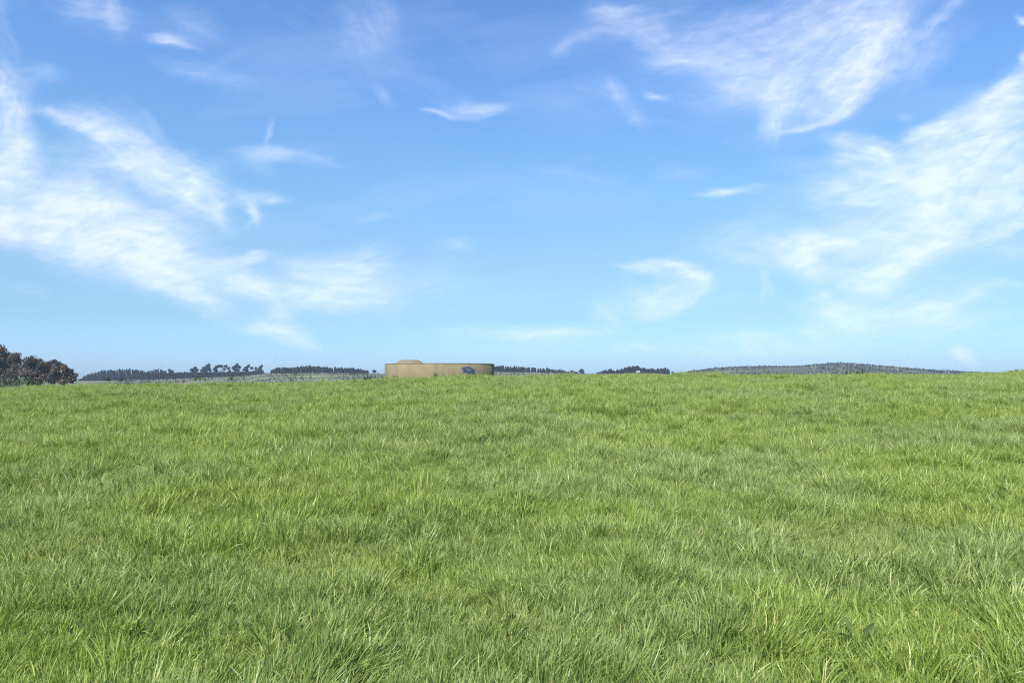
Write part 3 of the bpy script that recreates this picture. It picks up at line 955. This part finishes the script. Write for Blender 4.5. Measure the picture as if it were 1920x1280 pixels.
# ------------------------------------------------------------------ clouds: thin cirrus on a high shell
STROKES = [
    # cx, cy, half length, half width, angle (deg, clockwise in the picture), strength
    (185, 22, 75, 34, 20, .34), (214, 28, 34, 13, 95, .40), (165, 12, 40, 14, 10, .3),
    (313, 79, 36, 8, 8, .62), (335, 84, 34, 6, 18, .35), (350, 50, 55, 34, 25, .26), (390, 60, 50, 20, 30, .14),
    (395, 142, 60, 11, 9, .30), (415, 118, 50, 9, -22, .16), (345, 128, 60, 12, 14, .16), (440, 160, 60, 10, 5, .12),
    (60, 138, 60, 15, 3, .26), (85, 138, 22, 9, -10, .2), (10, 75, 34, 10, 60, .25), (0, 20, 34, 10, 90, .22),
    (4, 175, 75, 24, 70, .55), (6, 225, 65, 34, 100, .65), (30, 200, 40, 14, 60, .3),
    (18, 300, 44, 40, 20, .78), (40, 318, 36, 32, 0, .7), (0, 335, 45, 18, 0, .5), (5, 290, 30, 30, 0, .5),
    (115, 217, 42, 10, 14, .55), (160, 236, 62, 17, 26, .62), (215, 266, 78, 23, 38, .68), (270, 302, 80, 28, 38, .75), (325, 330, 78, 30, 34, .75),
    (375, 342, 62, 28, 28, .62), (350, 370, 70, 22, 36, .55), (400, 375, 45, 16, 52, .5), (415, 398, 28, 9, 62, .5),
    (180, 292, 95, 24, 10, .36), (235, 240, 60, 20, 38, .28), (270, 225, 60, 13, 45, .2), (290, 232, 30, 10, 60, .16), (220, 308, 70, 13, 2, .28),
    (164, 334, 18, 7, 50, .32), (150, 350, 50, 13, 5, .28), (215, 340, 26, 7, -20, .2),
    (2, 398, 34, 40, 10, .85), (20, 430, 42, 17, -8, .75), (0, 432, 45, 24, 0, .7),
    (95, 398, 90, 36, -8, .62), (130, 382, 90, 28, 8, .58), (180, 400, 90, 36, 16, .8), (120, 440, 95, 28, 6, .7), (185, 440, 110, 46, 16, .85),
    (250, 460, 105, 44, 14, .9), (270, 490, 95, 30, 15, .8), (300, 452, 60, 26, 25, .7), (300, 515, 95, 24, 22, .74), (345, 545, 70, 18, 32, .66), (390, 566, 42, 11, 26, .42),
    (275, 402, 50, 7, 2, .42), (305, 398, 20, 5, 0, .3), (340, 430, 70, 10, 8, .26), (370, 470, 60, 16, 6, .34), (390, 500, 70, 16, 14, .4), (400, 530, 55, 12, 24, .3),
    (60, 345, 90, 20, 0, .26), (35, 540, 55, 9, 12, .18), (75, 555, 25, 5, 5, .15),
    (500, 256, 26, 5, 102, .45), (488, 290, 46, 9, 3, .42), (520, 295, 60, 8, 8, .32), (590, 305, 70, 9, 12, .22), (460, 300, 50, 14, 0, .2), (490, 315, 40, 10, 20, .2),
    (478, 370, 38, 11, 2, .55), (470, 382, 28, 10, 48, .5), (482, 402, 20, 7, 72, .58), (512, 374, 30, 7, -4, .4), (470, 418, 14, 4, 140, .25),
    (475, 483, 34, 7, -14, .66), (455, 488, 34, 6, -4, .4),
    (430, 530, 60, 20, 12, .44), (470, 535, 55, 22, 30, .5), (500, 558, 50, 12, 34, .45), (440, 500, 60, 10, 4, .3),
    (640, 500, 70, 22, -4, .55), (665, 520, 60, 24, 0, .5), (600, 525, 60, 24, 6, .45), (620, 552, 90, 22, 3, .56), (680, 548, 44, 8, 2, .6), (650, 570, 80, 11, 2, .55), (560, 560, 60, 14, 16, .42),
    (700, 480, 40, 22, -20, .34), (560, 490, 60, 9, 6, .3), (750, 520, 80, 22, -8, .22), (800, 530, 80, 10, -6, .16),
    (520, 588, 22, 6, 2, .46), (490, 612, 50, 10, 3, .5), (530, 622, 46, 14, 14, .62), (560, 634, 34, 8, 24, .55), (600, 655, 34, 8, -10, .2),
    (680, 50, 62, 34, 62, .26), (725, 30, 60, 22, 60, .18), (690, 90, 70, 40, 20, .16), (714, 172, 24, 9, 50, .28), (800, 150, 90, 18, 20, .1), (870, 90, 80, 8, 42, .1),
    (822, 209, 30, 4, 10, .66), (850, 216, 42, 4, 8, .42), (885, 203, 46, 8, 0, .46), (910, 208, 40, 8, -12, .44), (875, 192, 50, 8, 4, .24),
    (850, 452, 46, 10, -4, .24), (866, 460, 22, 7, 20, .26), (820, 480, 60, 14, -10, .12), (690, 412, 45, 6, -8, .26), (650, 395, 80, 10, 4, .14),
    (1000, 624, 44, 7, 2, .5), (975, 630, 60, 9, 0, .26), (890, 626, 60, 8, 2, .22), (1055, 622, 44, 6, 2, .36), (1090, 628, 50, 8, 0, .2), (1010, 645, 70, 8, 0, .16),
    (1350, 363, 42, 6, -4, .6), (1390, 356, 50, 6, -4, .34), (1280, 325, 50, 12, -4, .22), (1090, 328, 46, 7, 12, .24), (1040, 320, 60, 8, 4, .12),
    (1195, 501, 40, 6, 3, .62), (1250, 503, 52, 9, 3, .8), (1300, 508, 34, 10, 20, .72), (1322, 524, 20, 12, 75, .55), (1300, 545, 40, 14, -40, .5), (1255, 545, 40, 22, -25, .52),
    (1220, 570, 44, 20, -6, .6), (1190, 545, 34, 18, 40, .3), (1240, 580, 40, 9, -12, .42), (1140, 600, 30, 16, 50, .38), (1160, 565, 50, 18, 0, .2), (1120, 585, 30, 20, 0, .2),
    (1213, 651, 20, 5, 5, .42), (1165, 655, 14, 5, 0, .24),
    (1055, 92, 20, 13, -30, .34), (1095, 76, 32, 10, -12, .38), (1160, 38, 75, 26, -8, .34), (1155, 28, 36, 10, -4, .32), (1200, 66, 60, 18, 24, .3), (1250, 40, 90, 34, -10, .26), (1240, 60, 24, 9, 40, .2),
    (1155, 172, 24, 12, 72, .4), (1140, 165, 40, 16, 20, .22), (1190, 212, 30, 13, 50, .36), (1235, 180, 20, 5, 6, .45), (1085, 161, 18, 6, 6, .26), (1220, 226, 50, 9, 8, .18), (1040, 190, 50, 18, 12, .14),
    (1270, 110, 60, 17, 2, .42), (1320, 75, 80, 26, -25, .30), (1370, 110, 80, 30, -6, .30), (1430, 60, 100, 34, -22, .30), (1500, 30, 120, 34, -20, .36), (1590, 25, 120, 34, -28, .42),
    (1660, 40, 90, 30, -40, .36), (1560, 70, 110, 26, -36, .36), (1490, 90, 100, 17, -32, .40), (1400, 140, 70, 18, 8, .42), (1370, 165, 44, 12, 16, .42), (1430, 172, 60, 18, 6, .6),
    (1490, 140, 62, 17, -38, .65), (1475, 180, 44, 22, -60, .7), (1460, 215, 38, 17, 100, .66), (1445, 244, 26, 14, 100, .44),
    (1550, 130, 90, 20, -38, .36), (1600, 110, 80, 30, -50, .6), (1650, 90, 70, 30, -62, .62), (1625, 135, 70, 24, -56, .78), (1600, 172, 46, 16, -50, .85), (1570, 160, 50, 24, -40, .55), (1680, 70, 36, 22, 60, .5),
    (1545, 222, 66, 12, -18, .6), (1590, 208, 40, 8, -28, .6), (1510, 242, 50, 5, -13, .62), (1520, 205, 50, 14, 10, .36), (1340, 190, 60, 15, 6, .28), (1330, 130, 70, 18, 0, .3),
    (1720, 110, 70, 30, -50, .3), (1755, 40, 60, 9, -48, .4), (1790, 15, 40, 7, -42, .36), (1780, 90, 60, 20, -45, .16),
    (1918, 38, 13, 4, 25, 1.0), (1920, 42, 9, 5, 0, 1.0), (1918, 112, 10, 6, 60, .6), (1923, 105, 10, 10, 0, .6),
    (1912, 150, 50, 14, -52, .58), (1890, 155, 30, 10, -30, .5), (1870, 172, 38, 10, -42, .58), (1905, 200, 60, 40, -40, .7), (1850, 205, 60, 22, -30, .6), (1820, 222, 60, 20, -28, .6), (1778, 226, 44, 14, -26, .6), (1748, 240, 44, 11, -26, .62),
    (1712, 256, 40, 12, -28, .6), (1697, 222, 14, 6, 10, .36), (1740, 268, 60, 20, -22, .5), (1800, 280, 90, 36, -36, .7), (1880, 260, 80, 44, -40, .60), (1830, 320, 100, 48, -44, .62), (1770, 310, 70, 26, -36, .6),
    (1744, 345, 66, 22, 98, .85), (1760, 390, 70, 34, -70, .74), (1700, 320, 60, 24, -20, .5), (1900, 340, 60, 50, -40, .52), (1800, 380, 80, 40, -50, .48),
    (1570, 266, 26, 9, 10, .5), (1605, 282, 44, 12, 16, .62), (1590, 296, 34, 10, 4, .72), (1640, 272, 50, 12, 14, .6), (1660, 296, 44, 11, 28, .6), (1625, 312, 60, 14, 8, .55), (1680, 330, 70, 17, -6, .55), (1600, 335, 60, 11, -4, .42),
    (1520, 315, 60, 13, 6, .3), (1560, 350, 70, 13, 0, .36), (1640, 360, 90, 22, -6, .5), (1700, 400, 80, 30, -30, .55), (1620, 380, 90, 22, 4, .4),
    (1900, 395, 46, 36, -50, .6), (1880, 372, 60, 20, -40, .4), (1850, 445, 80, 10, -24, .42), (1890, 430, 60, 8, -28, .4), (1900, 470, 50, 15, -10, .26), (1780, 430, 80, 18, -30, .4),
    (1700, 450, 90, 28, -36, .6), (1690, 495, 70, 22, -32, .74), (1650, 512, 56, 19, -24, .62), (1640, 530, 46, 9, -6, .55), (1750, 470, 60, 16, -30, .5),
    (1480, 455, 46, 11, 2, .6), (1510, 470, 62, 22, 12, .78), (1545, 452, 50, 14, 4, .66), (1490, 490, 46, 18, 24, .6), (1525, 500, 34, 14, 40, .56), (1570, 470, 60, 17, 0, .58), (1600, 445, 70, 17, -12, .5), (1615, 430, 40, 12, 0, .55),
    (1390, 430, 60, 18, -18, .24), (1400, 475, 60, 17, 6, .34), (1350, 455, 60, 17, 0, .14), (1432, 530, 34, 7, 80, .26), (1425, 550, 24, 5, 100, .24), (1580, 520, 70, 13, 10, .38),
    (1545, 552, 26, 11, 30, .5), (1560, 585, 56, 15, 3, .62), (1630, 580, 56, 20, -6, .6), (1585, 605, 34, 15, 40, .55), (1530, 622, 30, 11, 10, .55), (1700, 588, 70, 14, -6, .5), (1760, 580, 70, 17, -10, .42), (1800, 560, 70, 13, -20, .34),
    (1720, 562, 50, 5, 12, .3), (1870, 545, 60, 11, -6, .26), (1895, 530, 46, 6, 3, .28), (1780, 605, 90, 13, -6, .3), (1640, 615, 50, 9, -4, .3),
    (1410, 640, 34, 17, 70, .36), (1345, 634, 22, 6, 0, .34), (1400, 625, 60, 10, -4, .24), (1468, 640, 34, 9, 24, .3), (1520, 655, 70, 12, 0, .18), (1330, 660, 80, 11, 0, .16),
    # pale veils between the streaks
    (1500, 420, 190, 60, -14, .20), (1660, 480, 230, 100, -22, .24), (1800, 590, 230, 50, -6, .24), (1320, 120, 150, 55, 0, .22), (1620, 70, 200, 80, -35, .22),
    (230, 350, 190, 50, 12, .22), (560, 540, 240, 45, 4, .24), (860, 545, 170, 40, -5, .15), (1000, 640, 190, 26, 0, .2), (1400, 650, 190, 28, 0, .2), (1290, 560, 110, 40, -10, .18),
    (1840, 420, 150, 60, -30, .25), (110, 430, 170, 60, 8, .12), (600, 100, 160, 60, 30, .10),
    (1808, 668, 26, 10, 42, .66), (1798, 664, 18, 7, 10, .5), (1825, 684, 20, 7, 36, .55),
]


def build_clouds():
    step = 0.085
    az = np.radians(np.arange(-50, 50.01, step)); el = np.radians(np.arange(0.35, 42, step))
    A, E = np.meshgrid(az, el)
    dx, dy, dz = np.cos(E) * np.sin(A), np.cos(E) * np.cos(A), np.sin(E)
    px, py = pix(dx, dy, dz)
    # uneven air: bend the coordinates
    wx = (fbm(px / 110, py / 70, 201, 4) - 0.5) * 30 + (fbm(px / 22, py / 12, 203, 3) - 0.5) * 11
    wy = (fbm(px / 110, py / 70, 207, 4) - 0.5) * 22 + (fbm(px / 24, py / 11, 209, 3) - 0.5) * 8
    ux, uy = px + wx, py + wy
    keep = np.ones(px.shape)
    for k, (cx, cy, L, W, ang, s) in enumerate(STROKES):
        ca, sa = math.cos(math.radians(ang)), math.sin(math.radians(ang))
        L2, W2 = L * 1.9, W * 2.3
        small = max(L, W) < 16
        R = 1.25 * max(L2, W2) + 40
        sel = (np.abs(px - cx) < R) & (np.abs(py - cy) < R)
        if not sel.any(): continue
        x, y = (px if small else ux)[sel] - cx, (py if small else uy)[sel] - cy
        a, b = x * ca + y * sa, -x * sa + y * ca
        r = np.sqrt((a / L2) ** 2 + (b / W2) ** 2)          # 0 on the axis of the streak, 1 at its rim
        g = np.clip(1 - r, 0, 1) ** 2 * (1 + 2 * r)          # smooth bell
        fib = fbm(a / 62 + k * 3.7, b / 10.5 + k * 1.3, 300 + k, 5, 0.58)
        fine = fbm(px[sel] / 34, py[sel] / 4.2, 700, 3, 0.6)   # thin level streaks
        t = np.clip(s * g * (0.28 + 0.95 * sm(0.10, 0.90, fib) + 0.22 * fine) + s * 0.10 * np.clip(1 - r * 0.8, 0, 1) * 1.0, 0, 1)
        keep[sel] *= 1 - np.clip(t * 0.92, 0, 0.97)
    c = 1 - keep
    # break the thin parts up
    n = fbm(ux / 40, uy / 17, 801, 5, 0.6)
    n2 = fbm(px / 11, py / 5, 805, 3, 0.6)
    c = np.clip(c * (0.55 + 0.68 * n + 0.10 * n2) - 0.01, 0, 1) ** 1.4 * 0.66
    veil = sm(0.45, 0.8, fbm(px / 260, py / 90, 901, 4)) * 0.05 * sm(720, 300, py)
    c = np.clip(c + veil * (1 - c), 0, 0.96)
    c = c * np.clip((np.degrees(E) - 0.35) / 1.0, 0, 1)
    edge = np.minimum(np.clip((50 - np.abs(np.degrees(A))) / 6, 0, 1), np.clip((42 - np.degrees(E)) / 6, 0, 1))
    c = c * edge
    # a level sheet 2.4 km up that bends down with the earth's curve far away
    dist = 1.0 / np.sqrt((dz / 2400.0) ** 2 + (1 / 110000.0) ** 2)
    v = np.stack([dx * dist, dy * dist, dz * dist], -1).reshape(-1, 3) + np.array([0, 0, EYE])
    nr, na = px.shape
    i = np.arange(nr - 1)[:, None] * na + np.arange(na - 1)[None, :]
    q = np.stack([i, i + 1, i + na + 1, i + na], -1).reshape(-1, 4)
    cf = c.reshape(-1)
    q = q[cf[q].max(1) > 0.012]
    used = np.unique(q)
    rm = np.zeros(len(cf), np.int64); rm[used] = np.arange(len(used))
    me = mesh_quads('clouds', v[used], rm[q], True)
    fattr(me, 'cover', cf[used])
    T = NT('cirrus')
    df = T.n('ShaderNodeBsdfDiffuse', ins={'Color': (0.545, 0.545, 0.545, 1)})
    tl = T.n('ShaderNodeBsdfTranslucent', ins={'Color': (0.545, 0.545, 0.545, 1)})
    lit = T.n('ShaderNodeMixShader', ins={0: 0.88}); T.t.links.new(df.outputs[0], lit.inputs[1]); T.t.links.new(tl.outputs[0], lit.inputs[2])
    tp = T.n('ShaderNodeBsdfTransparent')
    mx = T.n('ShaderNodeMixShader'); T.t.links.new(T.attr('cover'), mx.inputs[0])
    T.t.links.new(tp.outputs[0], mx.inputs[1]); T.t.links.new(lit.outputs[0], mx.inputs[2])
    o = link('clouds', me, T.finish(mx.outputs[0]))
    tag(o, 'thin wispy white cirrus streaks spread over the blue sky', 'clouds', kind='stuff')
    print('cloud quads', len(q))


if DO_CLOUDS:
    build_clouds()


# ------------------------------------------------------------------ haze
def build_haze():
    x0, x1, y0, y1, z0, z1 = -2600, 2600, -300, 3300, -22, 75
    v = [(x0, y0, z0), (x1, y0, z0), (x1, y1, z0), (x0, y1, z0), (x0, y0, z1), (x1, y0, z1), (x1, y1, z1), (x0, y1, z1)]
    q = [(0, 3, 2, 1), (4, 5, 6, 7), (0, 1, 5, 4), (1, 2, 6, 5), (2, 3, 7, 6), (3, 0, 4, 7)]
    me = mesh_quads('haze', v, q)
    m = bpy.data.materials.new('haze'); m.use_nodes = True
    t = m.node_tree; t.nodes.clear()
    out = t.nodes.new('ShaderNodeOutputMaterial'); pv = t.nodes.new('ShaderNodeVolumePrincipled')
    pv.inputs['Color'].default_value = (0.62, 0.78, 1.0, 1)
    pv.inputs['Density'].default_value = 0.00014
    pv.inputs['Anisotropy'].default_value = 0.0
    t.links.new(pv.outputs[0], out.inputs['Volume'])
    o = link('haze', me, m)
    tag(o, 'pale blue haze in front of the far hills', 'haze', kind='stuff')


if DO_HAZE:
    build_haze()

# ------------------------------------------------------------------ light
SUN_EL, SUN_AZ = math.radians(50), math.radians(-154)     # azimuth clockwise from +Y
W = bpy.data.worlds.new('World'); S.world = W; W.use_nodes = True
wt = W.node_tree; wt.nodes.clear()
wo = wt.nodes.new('ShaderNodeOutputWorld'); bg = wt.nodes.new('ShaderNodeBackground')
sky = wt.nodes.new('ShaderNodeTexSky'); sky.sky_type = 'NISHITA'; sky.sun_disc = False
sky.sun_elevation = SUN_EL; sky.sun_rotation = SUN_AZ
sky.air_density = 1.0; sky.dust_density = 0.6; sky.ozone_density = 1.5
geo = wt.nodes.new('ShaderNodeNewGeometry'); sep = wt.nodes.new('ShaderNodeSeparateXYZ')
tcw = wt.nodes.new('ShaderNodeTexCoord')
wt.links.new(tcw.outputs['Generated'], sep.inputs[0])
grade = wt.nodes.new('ShaderNodeValToRGB')          # clearer, bluer air than the model's: gain by height above the horizon
GRADE = [(0.015, (0.235, 0.37, 0.59)), (0.035, (0.235, 0.37, 0.59)), (0.078, (0.245, 0.35, 0.45)), (0.148, (0.32, 0.405, 0.47)), (0.245, (0.36, 0.50, 0.565)), (0.367, (0.375, 0.535, 0.69)), (0.468, (0.36, 0.515, 0.70))]
grade.color_ramp.elements.remove(grade.color_ramp.elements[1])
for i, (p_, c_) in enumerate(GRADE):
    e = grade.color_ramp.elements[0] if i == 0 else grade.color_ramp.elements.new(p_)
    e.position = p_; e.color = (*c_, 1)
wt.links.new(sep.outputs[2], grade.inputs[0])
mul = wt.nodes.new('ShaderNodeVectorMath'); mul.operation = 'MULTIPLY'
wt.links.new(sky.outputs[0], mul.inputs[0]); wt.links.new(grade.outputs[0], mul.inputs[1])
dbl = wt.nodes.new('ShaderNodeVectorMath'); dbl.operation = 'SCALE'; dbl.inputs['Scale'].default_value = 1.56
wt.links.new(mul.outputs[0], dbl.inputs[0])
wt.links.new(dbl.outputs[0], bg.inputs[0]); bg.inputs[1].default_value = 0.12
wt.links.new(bg.outputs[0], wo.inputs[0])

sd = bpy.data.lights.new('sun', 'SUN'); sd.energy = 5.0; sd.angle = math.radians(0.55); sd.color = (1.0, 0.955, 0.88)
so = bpy.data.objects.new('sun', sd); COL.objects.link(so)
from mathutils import Vector
dirv = Vector((math.cos(SUN_EL) * math.sin(SUN_AZ), math.cos(SUN_EL) * math.cos(SUN_AZ), math.sin(SUN_EL)))
so.rotation_euler = dirv.to_track_quat('Z', 'Y').to_euler()
so.location = (-20, -10, 30)

# ------------------------------------------------------------------ camera
cd = bpy.data.cameras.new('camera'); cd.sensor_width = 36; cd.lens = 36 * F / 1920
cd.clip_start = 0.05; cd.clip_end = 250000
co = bpy.data.objects.new('camera', cd); COL.objects.link(co)
co.location = (0, 0, EYE); co.rotation_euler = (math.pi / 2 + PITCH, 0, 0)
S.camera = co

S.render.engine = 'CYCLES'
c = S.cycles
c.max_bounces = 6; c.diffuse_bounces = 3; c.glossy_bounces = 2; c.transmission_bounces = 3; c.transparent_max_bounces = 12; c.volume_bounces = 0
c.filter_width = 1.2
c.use_denoising = False
c.use_adaptive_sampling = False
c.sample_clamp_indirect = 4
vs = S.view_settings
S.display_settings.display_device = 'sRGB'
vs.view_transform = 'Standard'; vs.look = 'None'; vs.exposure = 0.8; vs.gamma = 1.0
